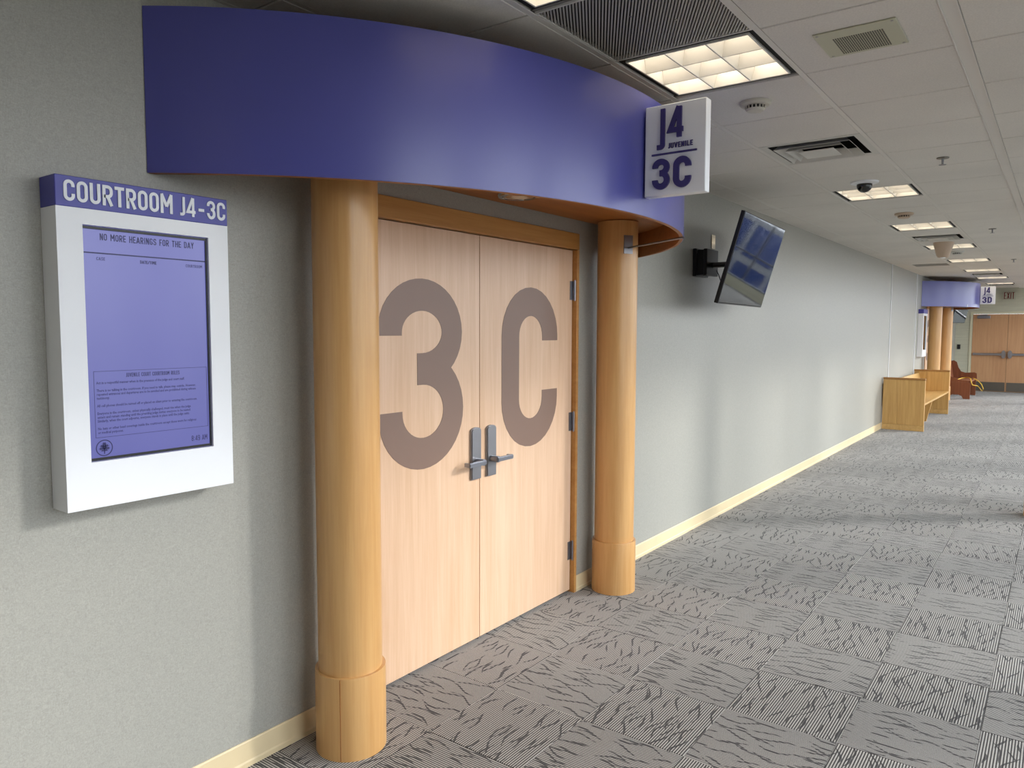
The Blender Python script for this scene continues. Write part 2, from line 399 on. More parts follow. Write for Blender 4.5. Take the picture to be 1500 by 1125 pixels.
tb = bmesh.new(); tile_bm(tb, 0, 0); bmesh.ops.recalc_face_normals(tb, faces=tb.faces)
tile_me = bpy.data.meshes.new('carpet_tile'); tb.to_mesh(tile_me); tb.free(); tile_me.materials.append(MATS['carpet'])
rest = bmesh.new(); cnt = 0
nx = int((XR-TX0)/T)+2; ny = int((YEND-TY0)/T)+1
for j in range(-1, ny+1):
    for i in range(-1, nx):
        x = TX0+(i+.5)*T; y = TY0+(j+.5)*T
        if y < YBACK or y > YEND+.2 or x > XR+.3: continue
        if -.3 < x < 3.1 and 1.0 < y < 13.2 and cnt < 290:
            piece('carpet_tile', tile_me, (x, y, 0), floor); cnt += 1
        else: tile_bm(rest, x, y)
tag(obj('carpet_tile_rest', rest, 'carpet', floor), kind='stuff')

# ---- entrance measures
DY0, DY1, DZ = 2.105, 3.93, 2.134           # clear width of the double door, head height
FW = .1; DOORX = -.02
OFF = 16.32                                  # the far courtroom entrance repeats this one
# ---- walls
wl = bmesh.new()
for o_, last in ((0, False), (OFF, True)):
    y0 = (YBACK if o_ == 0 else DY1+.012)
    bx(wl, -.15, 0, y0, DY0-.012+o_, -.1, H+.2)
    bx(wl, -.15, 0, DY0-.012+o_, DY1+.012+o_, DZ+FW*.9, H+.2)
bx(wl, -.15, 0, DY1+.012+OFF, YEND+.1, -.1, H+.2)
tag(obj('wall_left', wl, 'wallcovering'), 'grey flecked wallcovering wall with the courtroom doors', kind='structure')
for i, (a, b_) in enumerate(((YBACK, DY0-.019), (DY1+.019, DY0+OFF-.019), (DY1+OFF+.019, YEND))):
    bb = bmesh.new()
    prism(bb, [(0, 0), (.011, 0), (.011, .018), (.007, .024), (.006, .094), (.003, .1), (0, .1)], lambda u, v, d: Vector((u, d, v)), a, b_)
    tag(obj('baseboard_left', bb, 'baseboard_vinyl'), 'cream vinyl baseboard along the grey wall', kind='structure')
we = bmesh.new(); EX0, EX1, EDZ = .40, 2.02, 2.10
bx(we, -.15, EX0-.05, YEND, YEND+.15, -.1, H+.2); bx(we, EX1+.05, EWX0, YEND, YEND+.15, -.1, ZR)
bx(we, EWX0, EWX1, YEND, YEND+.15, -.1, WZ0); bx(we, EWX0, EWX1, YEND, YEND+.15, WZ1, ZR); bx(we, EWX1, XR, YEND, YEND+.15, -.1, ZR); bx(we, EX0-.05, EX1+.05, YEND, YEND+.15, EDZ+.05, H+.2)
tag(obj('wall_end', we, 'cream_wall'), 'cream end wall with the exit doors', kind='structure')
tag(obj('wall_back', box(-.15, XR+.2, YBACK-.15, YBACK, -.1, ZR), 'wall_paint'), 'pale wall behind the viewer', kind='structure')
wr = bmesh.new()
bx(wr, XR, XR+.2, YBACK, YEND+.15, -.1, WZ0); bx(wr, XR, XR+.2, YBACK, YEND+.15, WZ1, ZR+.2)
ys = [YBACK]+[v for i in range(WIN_N) for v in (WIN_Y0+WIN_P*i-WIN_W/2, WIN_Y0+WIN_P*i+WIN_W/2)]+[YEND+.15]
for i in range(0, len(ys), 2): bx(wr, XR, XR+.2, ys[i], ys[i+1], WZ0, WZ1)
tag(obj('wall_right', wr, 'wall_paint'), 'window wall on the daylight side of the corridor', kind='structure')
def window(n_, a, b_, fn):
    m = (a+b_)/2; wn = tag(thing('window_%d' % n_, fn(m)), 'tall aluminium framed window', kind='structure')
    fb = bmesh.new()
    for q in ((a, a+.05, WZ0, WZ1), (b_-.05, b_, WZ0, WZ1), (a+.05, b_-.05, WZ0, WZ0+.05), (a+.05, b_-.05, WZ1-.05, WZ1)): bx(fb, *fn(None, .05, .12, *q))
    obj('frame', fb, 'window_frame', wn)
    obj('mullion', box(*fn(None, .05, .12, m-.03, m+.03, WZ0+.05, WZ1-.05)), 'window_frame', wn)
    zs = (WZ0+.05, 1.15, 2.65, 4.2, WZ1-.05)
    for p, q in ((a+.05, m-.03), (m+.03, b_-.05)):
        for z0, z1 in zip(zs, zs[1:]):
            obj('pane', box(*fn(None, .08, .086, p, q, z0+.02, z1-.02)), 'window_glass', wn)
            if z1 < WZ1-.06: obj('transom', box(*fn(None, .055, .115, p, q, z1-.025, z1+.025)), 'window_frame', wn)
def side_wall(m, d0=0, d1=0, p=0, q=0, z0=0, z1=0): return (XR+.08, m, WZ0) if m is not None else (XR+d0, XR+d1, p, q, z0, z1)
def end_wall(m, d0=0, d1=0, p=0, q=0, z0=0, z1=0): return (m, YEND+.08, WZ0) if m is not None else (p, q, YEND+d0, YEND+d1, z0, z1)
for i in range(WIN_N):
    y = WIN_Y0+WIN_P*i; window(i+1, y-WIN_W/2, y+WIN_W/2, side_wall)
window(WIN_N+1, EWX0, EWX1, end_wall)
obj_g = tag(obj('ground_outside', box(-60, 160, -90, 160, -8.2, -8), 'outdoor_ground'), 'grey paved ground outside far below the windows', kind='structure')

tag(obj('wall_upper', box(XC, XC+.14, YBACK, YEND, H-.002, ZR), 'wall_paint'), 'pale upper wall of the tall glazed hall', kind='structure')
tag(obj('ceiling_high', box(XC, XR+.2, YBACK, YEND+.15, ZR, ZR+.1), 'wall_paint'), 'high roof of the tall glazed hall', kind='structure')
# ---- ceiling: plenum slab, grid, tiles
ceiling = tag(obj('ceiling', box(-.15, XC, YBACK, YEND+.15, H+.30, H+.34), 'black_gap'), 'suspended ceiling of white acoustic tiles in a metal grid', kind='structure')
TAKEN = {}                                    # (column, k) cells that hold a fixture; column 1 lies between GX[1] and GX[2]
LIGHTS = [-7, -3, -1, 5, 9, 13, 17, 21, 25, 29, 33]
for k in LIGHTS: TAKEN[(1, k)] = 'light'
DIFF = [2, 11, 23, 30]
for k in DIFF: TAKEN[(1, k)] = 'diffuser'
TAKEN[(1, -2)] = 'return'; TAKEN[(0, 18)] = 'register'
edges_x = [0]+GX+[XC]
def xgap(i):                                  # half width of the runner at edge i
    return 0 if i in (0, len(edges_x)-1) else (.027 if i == 4 else .012)
kmin = int((YBACK-GY0)/GS)-1; kmax = int((YEND-GY0)/GS)+1
meshes = {}; restc = bmesh.new(); cnt = 0
for k in range(kmin, kmax+1):
    y0 = max(YBACK, GY0+GS*k)+.0045; y1 = min(YEND, GY0+GS*(k+1))-.0045
    if y1-y0 < .03: continue
    for i in range(len(edges_x)-1):
        if TAKEN.get((i-1, k)): continue
        x0 = edges_x[i]+xgap(i)+.001; x1 = edges_x[i+1]-xgap(i+1)-.001
        if i <= 4 and k >= -4:
            key = (round(x1-x0, 4), round(y1-y0, 4))
            if key not in meshes:
                b = bmesh.new(); hx, hy = (x1-x0)/2, (y1-y0)/2
                bx(b, -hx, hx, -hy, hy, 0, .016, bev=.003)
                bmesh.ops.recalc_face_normals(b, faces=b.faces)
                me = bpy.data.meshes.new('ceiling_tile'); b.to_mesh(me); b.free(); me.materials.append(MATS['ceiling_tile']); meshes[key] = me
            piece('ceiling_tile', meshes[key], ((x0+x1)/2, (y0+y1)/2, H), ceiling)
        else: bx(restc, x0, x1, y0, y1, H, H+.016)
tag(obj('ceiling_tile_rest', restc, 'ceiling_tile', ceiling), kind='stuff')
for i, gx in enumerate(GX):
    hw = .0275 if i == 3 else .0122
    b = bmesh.new(); bx(b, gx-hw, gx+hw, YBACK, YEND, H+.001, H+.004); bx(b, gx-.004, gx+.004, YBACK, YEND, H+.004, H+.04)
    if i == 3:
        bx(b, gx-.0275, gx-.024, YBACK, YEND, H-.004, H+.001); bx(b, gx+.024, gx+.0275, YBACK, YEND, H-.004, H+.001)
    obj('main_runner', b, 'grid_metal', ceiling)
b0 = bmesh.new(); bx(b0, 0, XC, -.011, .011, H+.010, H+.013); bx(b0, 0, XC, -.003, .003, H+.013, H+.04)
ct = bpy.data.meshes.new('cross_tee'); b0.to_mesh(ct); b0.free(); ct.materials.append(MATS['tee_metal'])
for k in range(kmin+1, kmax+1):
    y = GY0+GS*k
    if YBACK < y < YEND: piece('cross_tee', ct, (0, y, 0), ceiling)
b = bmesh.new(); bx(b, .0005, .022, YBACK, YEND, H-.0012, H-.0002); obj('wall_angle', b, 'grid_metal', ceiling)

# slim joint strips on the far grey wall; their white stands in for caught light
for i, y in enumerate((14.22, 16.93)):
    tag(obj('trim_%d' % (i+1), box(.0005, .010, y-.012, y+.012, .101, H-.003, bev=.002), 'white_panel'), 'slim vertical joint strip on the grey wall, coloured pale as if catching light', kind='structure')

# ================================================================ COURTROOM ENTRANCE (built once, repeated at the far end)
NEAR = []
def near(o, far_label): NEAR.append((o, far_label)); return o
# ---- double door
d1 = near(thing('door_1', (0, 3.0175, 0), 'pale maple double door with large brown 3C beside the near wall screen', kind='structure'), 'pale maple double door of courtroom 3D')
fb = bmesh.new()
bx(fb, -.12, .012, DY1-.006, DY1+.018, 0, DZ+.001, bev=.002); bx(fb, -.12, .012, DY0-.018, DY0+.006, 0, DZ+.001, bev=.002)
bx(fb, -.12, .012, DY0-.018, DY1+.018, DZ+.003, DZ+.098, bev=.002)
obj('door_frame', fb, 'trim_wood', d1)
obj('threshold_gap', box(-.13, -.1, DY0, DY1, 0, DZ), 'black_gap', d1)
mid = 3.0175
for s, a, b_ in ((-1, DY0+.009, mid-.002), (1, mid+.002, DY1-.009)):
    leaf = obj('door_leaf', box(DOORX-.045, DOORX, a, b_, .016, DZ-.002, bev=.0015), 'door_wood', d1)
    hb = bmesh.new()                                         # handle plate with rounded head
    pc = (2.975 if s < 0 else 3.104); hwid = .040
    poly = [(pc-hwid, .874), (pc+hwid, .874), (pc+hwid, 1.128)]+[(pc+hwid*math.cos(q*PI/8), 1.128+.018*math.sin(q*PI/8)) for q in range(1, 8)]+[(pc-hwid, 1.128)]
    prism(hb, poly, on_wall(DOORX), 0, .016); bmesh.ops.bevel(hb, geom=[e for e in hb.edges if all(abs(v.co.x-(DOORX+.016)) < 1e-5 for v in e.verts)], offset=.005, segments=2, affect='EDGES')
    obj('handle_plate', hb, 'dark_steel', leaf, smooth=True)
    lb = bmesh.new()
    hubx = DOORX+.016; y_ = pc+(.0 if s < 0 else -.008); zl = .968
    prism(lb, [(y_+.017*math.cos(q*PI/10), zl+.017*math.sin(q*PI/10)) for q in range(20)], on_wall(0), hubx, hubx+.05)
    e0, e1 = sorted((y_-s*.014, y_+s*.125))
    bx(lb, hubx+.042, hubx+.058, e0, e1, zl-.012, zl+.012, bev=.004, seg=2)
    q0, q1 = sorted((y_+s*.108, y_+s*.125)); bx(lb, hubx+.018, hubx+.05, q0, q1, zl-.011, zl+.011, bev=.003)
    obj('lever', lb, 'satin_steel', leaf, smooth=True)
    nb = bmesh.new(); z0 = .985; hh = .903
    if s > 0: add_glyph(nb, 'C', 3.205, z0, hh, .548/hh, .160/hh, on_wall(DOORX), .0003, .0016)
    else: add_glyph(nb, '3', 2.300, z0, hh, .582/hh, .150/hh, on_wall(DOORX), .0003, .0016)
    num = obj('numeral', nb, 'numeral_vinyl', leaf); num['label'] = 'large brown vinyl %s' % ('letter C' if s > 0 else 'figure 3')
    ye = b_ if s > 0 else a
    for z in (1.889, 1.084, .27):
        hg = bmesh.new(); yk = ye+s*.006
        prism(hg, [(DOORX+.014+.0085*math.cos(q*PI/6), yk+.0085*math.sin(q*PI/6)) for q in range(12)], lambda u, v, d: Vector((u, v, d)), z-.058, z+.058)
        p, q = sorted((ye-s*.03, ye+s*.028)); bx(hg, DOORX, DOORX+.004, p, q, z-.057, z+.057)
        prism(hg, [(DOORX+.014+.006*math.cos(q*PI/6), yk+.006*math.sin(q*PI/6)) for q in range(12)], lambda u, v, d: Vector((u, v, d)), z-.064, z+.064)
        obj('hinge', hg, 'satin_steel', leaf, smooth=True)
# ---- columns
def column(cx, cy, label, top=2.31, a=-1.02):
    t = thing('wood_column', (cx, cy, 0), label, 'column', 'round maple columns of the courtroom entrances')
    b = bmesh.new(); lathe(b, (cx, cy, 0), [(.124, .3), (.124, top)], 64); bm_top = [v for v in b.verts]
    lathe(b, (cx, cy, 0), [(0, top), (.124, top)], 64); obj('shaft', b, 'column_wood', t, smooth=True)
    b = bmesh.new(); lathe(b, (cx, cy, 0), [(.1375, .0), (.1375, .322), (.1365, .326), (.1245, .326), (.1245, .28)], 64)
    sl = obj('base_sleeve', b, 'column_wood', t, smooth=True)
    b = bmesh.new()                                           # vertical butt joint of the sleeve
    p = Vector((cx+.1376*math.cos(a), cy+.1376*math.sin(a), 0)); bx(b, p.x-.0012, p.x+.0012, p.y-.0012, p.y+.0012, .001, .324); obj('seam', b, 'soffit_wood', sl)
    return t
colL = near(column(.196, 1.935, 'round maple column left of the 3C doors, nearest to the viewer'), 'nearer of the two maple columns at courtroom 3D')
colR = near(column(.166, 4.148, 'round maple column right of the 3C doors', a=2.4), 'farther of the two maple columns at courtroom 3D')
# ---- curved canopy
CCx, CCy, CR = -1.2507, 3.02, 2.147; CZ0, CZ1, SOF = 2.153, 2.677, 2.315
can = near(thing('entrance_canopy', (0, CCy, CZ0), 'large curved purple canopy above the 3C doors', 'canopy', 'curved purple canopies over the courtroom doors'), 'small far curved purple canopy of courtroom 3D')
amax = math.acos((.003-CCx)/CR); NA = 72
def arc(r, a): return CCx+r*math.cos(a), CCy+r*math.sin(a)
def arcband(r0_, r1_, z0, z1, name, mat, parent):
    b = bmesh.new(); rows = []
    for i in range(NA+1):
        row = []
        for r in (r0_, r1_):
            a = -math.acos((.003-CCx)/r)+2*math.acos((.003-CCx)/r)*i/NA
            for z in (z0, z1): row.append(b.verts.new(arc(r, a)+(z,)))
        rows.append(row)
    for A, B in zip(rows, rows[1:]):
        for p, q in ((0, 1), (1, 3), (3, 2), (2, 0)): b.faces.new((A[p], B[p], B[q], A[q]))
    b.faces.new([rows[0][i] for i in (0, 1, 3, 2)]); b.faces.new([rows[-1][i] for i in (0, 2, 3, 1)])
    return obj(name, b, mat, parent, smooth=True)
arcband(CR-.004, CR, CZ0+.0015, CZ1, 'fascia', 'fascia_paint', can)
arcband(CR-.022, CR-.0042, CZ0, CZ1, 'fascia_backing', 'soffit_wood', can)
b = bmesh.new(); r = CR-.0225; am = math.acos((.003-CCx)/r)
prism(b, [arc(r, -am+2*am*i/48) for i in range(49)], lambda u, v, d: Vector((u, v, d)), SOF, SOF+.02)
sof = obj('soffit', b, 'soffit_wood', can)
b = bmesh.new(); lathe(b, (.225, 3.02, SOF), [(.078, .01), (.082, -.016), (.100, -.016), (.106, -.008), (.106, 0)], 40); obj('downlight_trim', b, 'chrome', sof, smooth=True)
b = bmesh.new(); lathe(b, (.225, 3.02, SOF), [(0, .006), (.079, .006), (.079, -.012), (.072, -.012), (.04, .003), (0, .003)], 32); obj('downlight_reflector', b, 'chrome', sof, smooth=True)
def stay(s, can, oy=0):                                       # stay from a column out to the canopy edge
    cx, cy = (.196, 1.935+oy) if s < 0 else (.166, 4.148+oy)
    ex, ey = arc(CR-.023, s*.385); ey += oy; d = Vector((ex-cx, ey-cy, 0)).normalized(); p0 = Vector((cx, cy, 2.145))+d*.122
    b = bmesh.new(); tube(b, [p0, (ex, ey, 2.146), (ex+.028, ey+s*.011, 2.148)], .0055); st = obj('stay_rod', b, 'satin_steel', can, smooth=True)
    o_ = d.cross(Vector((0, 0, 1)))
    b = bmesh.new(); P4 = [p0+o_*a+d*c for a, c in ((-.03, -.004), (.03, -.004), (.03, .004), (-.03, .004))]
    A = [b.verts.new(q+Vector((0, 0, -.035))) for q in P4]; B = [b.verts.new(q+Vector((0, 0, .075))) for q in P4]
    b.faces.new(A); b.faces.new(B)
    for i in range(4): b.faces.new((A[i], A[(i+1) % 4], B[(i+1) % 4], B[i]))
    obj('bracket_plate', b, 'dark_steel', st)
    b = bmesh.new(); c0 = Vector((ex, ey, 0)); od = Vector((math.cos(s*.385), math.sin(s*.385), 0)); tt = Vector((-od.y, od.x, 0))
    P4 = [c0+od*(.0235)+tt*a+od*c for a, c in ((-.012, 0), (.012, 0), (.012, .004), (-.012, .004))]
    A = [b.verts.new(q+Vector((0, 0, 2.142))) for q in P4]; B = [b.verts.new(q+Vector((0, 0, 2.205))) for q in P4]
    b.faces.new(A); b.faces.new(B)
    for i in range(4): b.faces.new((A[i], A[(i+1) % 4], B[(i+1) % 4], B[i]))
    obj('edge_clip', b, 'satin_steel', st)
stay(1, can)
# ---- projecting room sign
def room_sign(far):
    t = thing('projecting_sign', (.905, 3.02+(OFF if far else 0), 2.23), 'white sign reading J4 3D at the far end' if far else 'white projecting sign reading J4 Juvenile 3C on the near canopy', 'sign', 'white signs projecting from the canopies')
    oy = OFF if far else 0; ys_ = 3.02+oy
    obj('panel', box(.905, 1.182, ys_, ys_+.05, 2.230, 2.614, bev=.003, seg=1), 'white_panel', t, smooth=True)
    obj('bracket', box(.899, .9045, ys_+.01, ys_+.04, 2.26, 2.58), 'sign_blue', t)
    fn = facing_back(ys_)
    def let(ch, u, v, h, wd, st, dep=.010):
        b = bmesh.new(); add_glyph(b, ch, u, v, h, wd/h, st/h, fn, .0005, dep); obj('letter', b, 'letter_purple', t)
    let('J', .958, 2.425, .170, .042, .020); let('4', 1.015, 2.468, .127, .068, .021)
    b = bmesh.new(); add_text(b, 'JUVENILE', 1.014, 2.426, .022, .52, .17, fn, .0005, .005, .14, width=.112); obj('small_lettering', b, 'letter_purple', t)
    b = bmesh.new(); bx(b, .940, 1.145, ys_-.007, ys_-.0005, 2.402, 2.409); obj('rule', b, 'letter_purple', t)
    let('3', .945, 2.256, .130, .080, .025); let('D' if far else 'C', 1.042, 2.256, .130, .080, .026)
    return t
room_sign(False); room_sign(True)
# ---- digital docket board on the wall
SY0, SY1, SZ0, SZ1, SX = .957, 1.498, 1.113, 2.088, .1
def text_font(lines, u, v, size, lead, fn, d, width=None):
    """small print with Blender's built-in face; returns a bmesh"""
    bm = bmesh.new()
    for i, s in enumerate(lines):
        if not s: continue
        cu = bpy.data.curves.new('print', 'FONT'); cu.body = s; cu.size = size; cu.resolution_u = 1; cu.offset = size*.02
        to = bpy.data.objects.new('print', cu); COL.objects.link(to)
        me = bpy.data.meshes.new_from_object(to); bpy.data.objects.remove(to); bpy.data.curves.remove(cu)
        k = .80
        vs = [bm.verts.new(fn(u+q.co.x*k, v-i*lead+q.co.y, d)) for q in me.vertices]
        for p in me.polygons:
            try: bm.faces.new([vs[j] for j in p.vertices])
            except ValueError: pass
        bpy.data.meshes.remove(me)
    return bm
def docket(far):
    oy = OFF if far else 0; y0, y1 = SY0+oy, SY1+oy
    t = thing('docket_display', (0, (y0+y1)/2, SZ0), 'white wall screen with blue header before courtroom 3D, far down the hall' if far else 'large white wall screen with blue header reading COURTROOM J4-3C', 'wall sign', 'courtroom hearing boards')
    hs = obj('housing', None_box(y0, y1), 'white_panel', t, smooth=True)
    hd = obj('header_band', box(.002, SX+.0005, y0-.0005, y1+.0005, 2.0, SZ1, bev=.002), 'sign_blue', t)
    fn = on_wall(SX)
    if far:
        scn = obj('screen', box(SX-.02, SX-.012, 1.03+oy, 1.424+oy, 1.254, 1.952), 'tv_glass', t)
    else:
        h = .060; w_, t_, g = .52, .155, .10
        for word, ya, yb in (('COURTROOM', .979, 1.303), ('J4', 1.325, 1.381), ('-', 1.392, 1.412), ('3C', 1.422, 1.489)):
            u = ya; k = (yb-ya)/(h*text_len(word, w_, t_, g))
            for c in word:
                cw = w_*WID.get(c, 1); b = bmesh.new()
                add_glyph(b, c, 0, 0, h, cw, t_, lambda a, b_, d, u=u, k=k: fn(u+a*k, 2.016+b_, d), .0008, .0035); obj('letter', b, 'letter_white', hd)
                u += (cw+g)*h*k
        scn = obj('screen', box(SX-.02, SX-.012, 1.03, 1.424, 1.254, 1.952), 'lcd_lit', t)
        ds = -.0118; e_ = -.0114
        bz = bmesh.new(); bx(bz, SX-.012, SX-.008, 1.03, 1.424, 1.944, 1.952); bx(bz, SX-.012, SX-.008, 1.419, 1.424, 1.254, 1.944); bx(bz, SX-.012, SX-.008, 1.03, 1.419, 1.254, 1.262)
        obj('bezel', bz, 'black_plastic', scn)
        b = bmesh.new(); add_text(b, 'NO MORE HEARINGS FOR THE DAY', 1.081, 1.914, .020, .52, .15, fn, ds, e_, .13, width=.299); obj('heading_print', b, 'screen_ink', scn)
        b = bmesh.new(); bx(b, SX+ds, SX+e_, 1.031, 1.419, 1.873, 1.877)
        add_text(b, 'CASE', 1.069, 1.854, .0095, .55, .13, fn, ds, e_, .15); add_text(b, 'DATE/TIME', 1.200, 1.853, .0100, .55, .2, fn, ds, e_, .12, width=.052); add_text(b, 'COURTROOM', 1.350, 1.852, .0095, .55, .12, fn, ds, e_, .14, width=.058)
        obj('table_header_print', b, 'screen_ink', scn)
        b = bmesh.new(); x0_, x1_, z0_, z1_ = 1.048, 1.414, 1.322, 1.523
        for q in ((x0_, x1_, z0_, z0_+.0012), (x0_, x1_, z1_-.0012, z1_), (x0_, x0_+.0012, z0_, z1_), (x1_-.0012, x1_, z0_, z1_)): bx(b, SX+ds, SX+e_, *q)
        add_text(b, 'JUVENILE COURT COURTROOM RULES', 1.144, 1.502, .0125, .52, .15, fn, ds, e_, .14, width=.174)
        obj('rules_frame', b, 'screen_ink', scn)
        L = ['Act in a respectful manner when in the presence of the judge and court staff.', '',
             'There is no talking in the courtroom. If you need to talk, please step outside. However,', 'repeated entrances and departures are to be avoided and are prohibited during witness', 'testimony.', '',
             'All cell phones should be turned off or placed on silent prior to entering the courtroom.', '',
             'Everyone in the courtroom, unless physically challenged, must rise when the judge', 'enters and remain standing until the presiding judge invites everyone to be seated.', 'Similarly, when the court adjourns, everyone stands in place until the judge exits.', '',
             'No hats or other head coverings inside the courtroom except those worn for religious', 'or medical purposes.']
        obj('rules_print', text_font(L, 1.055, 1.484, .0112, .01155, fn, e_), 'screen_ink', scn)
        b = bmesh.new(); add_text(b, '8:49 AM', 1.354, 1.277, .018, .52, .13, fn, ds, e_, .14, width=.056); obj('clock_print', b, 'screen_ink', scn)
        b = bmesh.new(); c = Vector((1.072, 1.290)); R1 = .0235                  # round tree emblem
        ribbon(b, [c+Vector((math.cos(2*PI*i/32), math.sin(2*PI*i/32)))*R1 for i in range(32)], .003, fn, ds, e_, True)
        for px, pz, sw, sh in ((0, .012, .008, .006), (-.006, .006, .009, .005), (.006, .006, .009, .005), (-.009, -.002, .009, .005), (.009, -.002, .009, .005), (0, .001, .008, .008), (-.005, -.008, .007, .003), (.005, -.008, .007, .003)):
            poly = [(c.x+px+sw*(1 if i % 2 == 0 else .55)*math.cos(2*PI*i/12), c.y+pz+sh*(1 if i % 2 == 0 else .6)*math.sin(2*PI*i/12)) for i in range(12)]
            prism(b, poly, fn, ds, e_)
        ribbon(b, [Vector((c.x, c.y-.018)), Vector((c.x, c.y))], .003, fn, ds, e_)
        obj('emblem', b, 'screen_ink', scn)
    return t
def None_box(y0, y1):
    b = bmesh.new(); o_ = y0-SY0                                   # housing with the screen opening let in
    a, c = 1.028+o_, 1.426+o_; p, q = 1.252, 1.954
    for g in ((y0, a, SZ0, 2.0), (c, y1, SZ0, 2.0), (a, c, SZ0, p), (a, c, q, 2.0)): bx(b, SX-.03, SX, *g)
    bx(b, .002, SX-.03, y0, y1, SZ0, 2.0)
    bmesh.ops.remove_doubles(b, verts=b.verts, dist=1e-6)
    return b
docket(False); docket(True)
for o_, lab in NEAR: 
    c = copy_tree(o_, None, (0, OFF, 0), lab)
    if c.name.startswith('door_1'):
        c.name = 'door_2'
        for lf in c.children:
            for nm in lf.children:
                if nm.get('label', '').endswith('letter C'):
                    b = bmesh.new(); add_glyph(b, 'D', 3.205, .985, .903, .548/.903, .160/.903, on_wall(DOORX), .0003, .0016)
                    bmesh.ops.translate(b, vec=-Vector(o_.location), verts=b.verts); bmesh.ops.recalc_face_normals(b, faces=b.faces)
                    me = bpy.data.meshes.new('numeral'); b.to_mesh(me); b.free(); me.materials.append(MATS['numeral_vinyl']); nm.data = me; nm['label'] = 'large brown vinyl letter D'
    if c.name.startswith('entrance_canopy'): stay(-1, c, OFF)

# ================================================================ TELEVISIONS
def television(c, yaw, tilt, w_, label, arm, wy, wz):
    h_ = w_*9/16; c = Vector(c)
    r = Vector((math.sin(yaw), math.cos(yaw), 0)); n = Vector((math.cos(yaw)*math.cos(tilt), -math.sin(yaw)*math.cos(tilt), -math.sin(tilt))); u = n.cross(r)
    if u.z < 0: u = -u
    t = thing('television', (0, wy, wz), label, 'television', 'wall mounted televisions')
    fn = lambda a, b_, d: c+r*a+u*b_+n*d
    def slab(a0, a1, b0_, b1_, d0, d1): 
        b = bmesh.new(); prism(b, [(a0, b0_), (a1, b0_), (a1, b1_), (a0, b1_)], fn, d0, d1); return b
    cs = slab(-w_/2, w_/2, -h_/2, h_/2, -.03, 0); bmesh.ops.bevel(cs, geom=list(cs.edges), offset=.003, segments=1, affect='EDGES')
    body = obj('casing', cs, 'black_plastic', t)
    obj('rear_cover', slab(-w_*.38, w_*.38, -h_*.4, h_*.25, -.055, -.03), 'black_plastic', t)
    obj('screen', slab(-w_/2+.008, w_/2-.008, -h_/2+.013, h_/2-.008, 0, .0012), 'tv_glass', t)
    back = c-n*.06
    b = bmesh.new(); bx(b, .001, .03, wy-.13, wy+.13, wz-.11, wz+.11, bev=.004); bx(b, .03, .11, wy-.10, wy-.075, wz-.10, wz+.10); bx(b, .03, .11, wy+.075, wy+.10, wz-.10, wz+.10); bx(b, .085, .115, wy-.12, wy+.12, wz-.105, wz+.105, bev=.004)
    obj('wall_bracket', b, 'black_plastic', t)
    b = bmesh.new(); m_ = Vector((.115, wy, wz-.02)); tube(b, [m_, m_+(back-m_)*.5+Vector((0, .04, 0)), back], .022, 8); obj('arm', b, 'black_plastic', t, smooth=True)
    b = bmesh.new()
    for a in (-.2, .2): prism(b, [(a-.02, -.22*w_), (a+.02, -.22*w_), (a+.02, .2*w_), (a-.02, .2*w_)], fn, -.085, -.055)
    prism(b, [(-.22, -.06), (.22, -.06), (.22, .06), (-.22, .06)], fn, -.1, -.085)
    obj('mount_rails', b, 'black_plastic', t)
    b = bmesh.new(); q = c+r*(-.1)-u*h_*.3-n*.06
    tube(b, [q, q+Vector((-.08, 0, -.07)), Vector((.13, wy+.1, wz-.09)), Vector((.1, wy+.08, wz-.02))], .004, 6); obj('cable', b, 'black_plastic', t, smooth=True)
    return t
television((.416, 5.93, 2.174), -.062, .277, 1.21, 'large tilted black television on the grey wall beyond the near canopy', 0, 5.83, 2.19)
television((.33, 21.45, 2.00), .40, .26, .60, 'small distant television beside the far canopy', 0, 21.40, 2.02)
t = tag(obj('metal_outlet_plate', box(.0008, .006, 6.08, 6.16, 2.33, 2.45, bev=.002), 'chrome', loc=(0, 6.12, 2.33)), 'small bright metal outlet plate on the wall behind the television', 'outlet')

# ================================================================ BENCHES
def oak_bench():
    y0, y1 = 13.74, 17.0; D = .64
    t = thing('oak_bench', (.02, (y0+y1)/2, 0), 'long light oak bench with solid end panels against the grey wall', 'bench')
    for y in (y0, y1-.05):
        p = obj('end_panel', box(.022, D-.002, y+.006, y+.044, .09, .835), 'oak_vertical', t)
        for xa_, xb_ in ((.02, .2455), (.2475, D)): obj('board', box(xa_, xb_, y, y+.05, .09, .835, bev=.0025), 'oak_vertical', p)
        obj('cap', box(.016, D+.004, y-.004, y+.054, .836, .87, bev=.004), 'oak_brown', p)
        obj('plinth', box(.02, D+.002, y-.002, y+.052, 0, .088, bev=.002), 'oak_along', p)
    b = bmesh.new(); prism(b, [(.18, .415), (.635, .425), (.637, .452), (.625, .457), (.18, .447)], lambda u, v, d: Vector((u, d, v)), y0+.051, y1-.051); obj('seat', b, 'oak_along', t)
    b = bmesh.new(); prism(b, [(.17, .40), (.20, .40), (.105, .80), (.075, .80)], lambda u, v, d: Vector((u, d, v)), y0+.051, y1-.051); obj('backrest', b, 'oak_along', t)
    b = bmesh.new(); prism(b, [(.14, 0), (.47, 0), (.56, .414), (.10, .414)], lambda u, v, d: Vector((u, d, v)), 15.34, 15.40); obj('support', b, 'oak_vertical', t)
oak_bench()
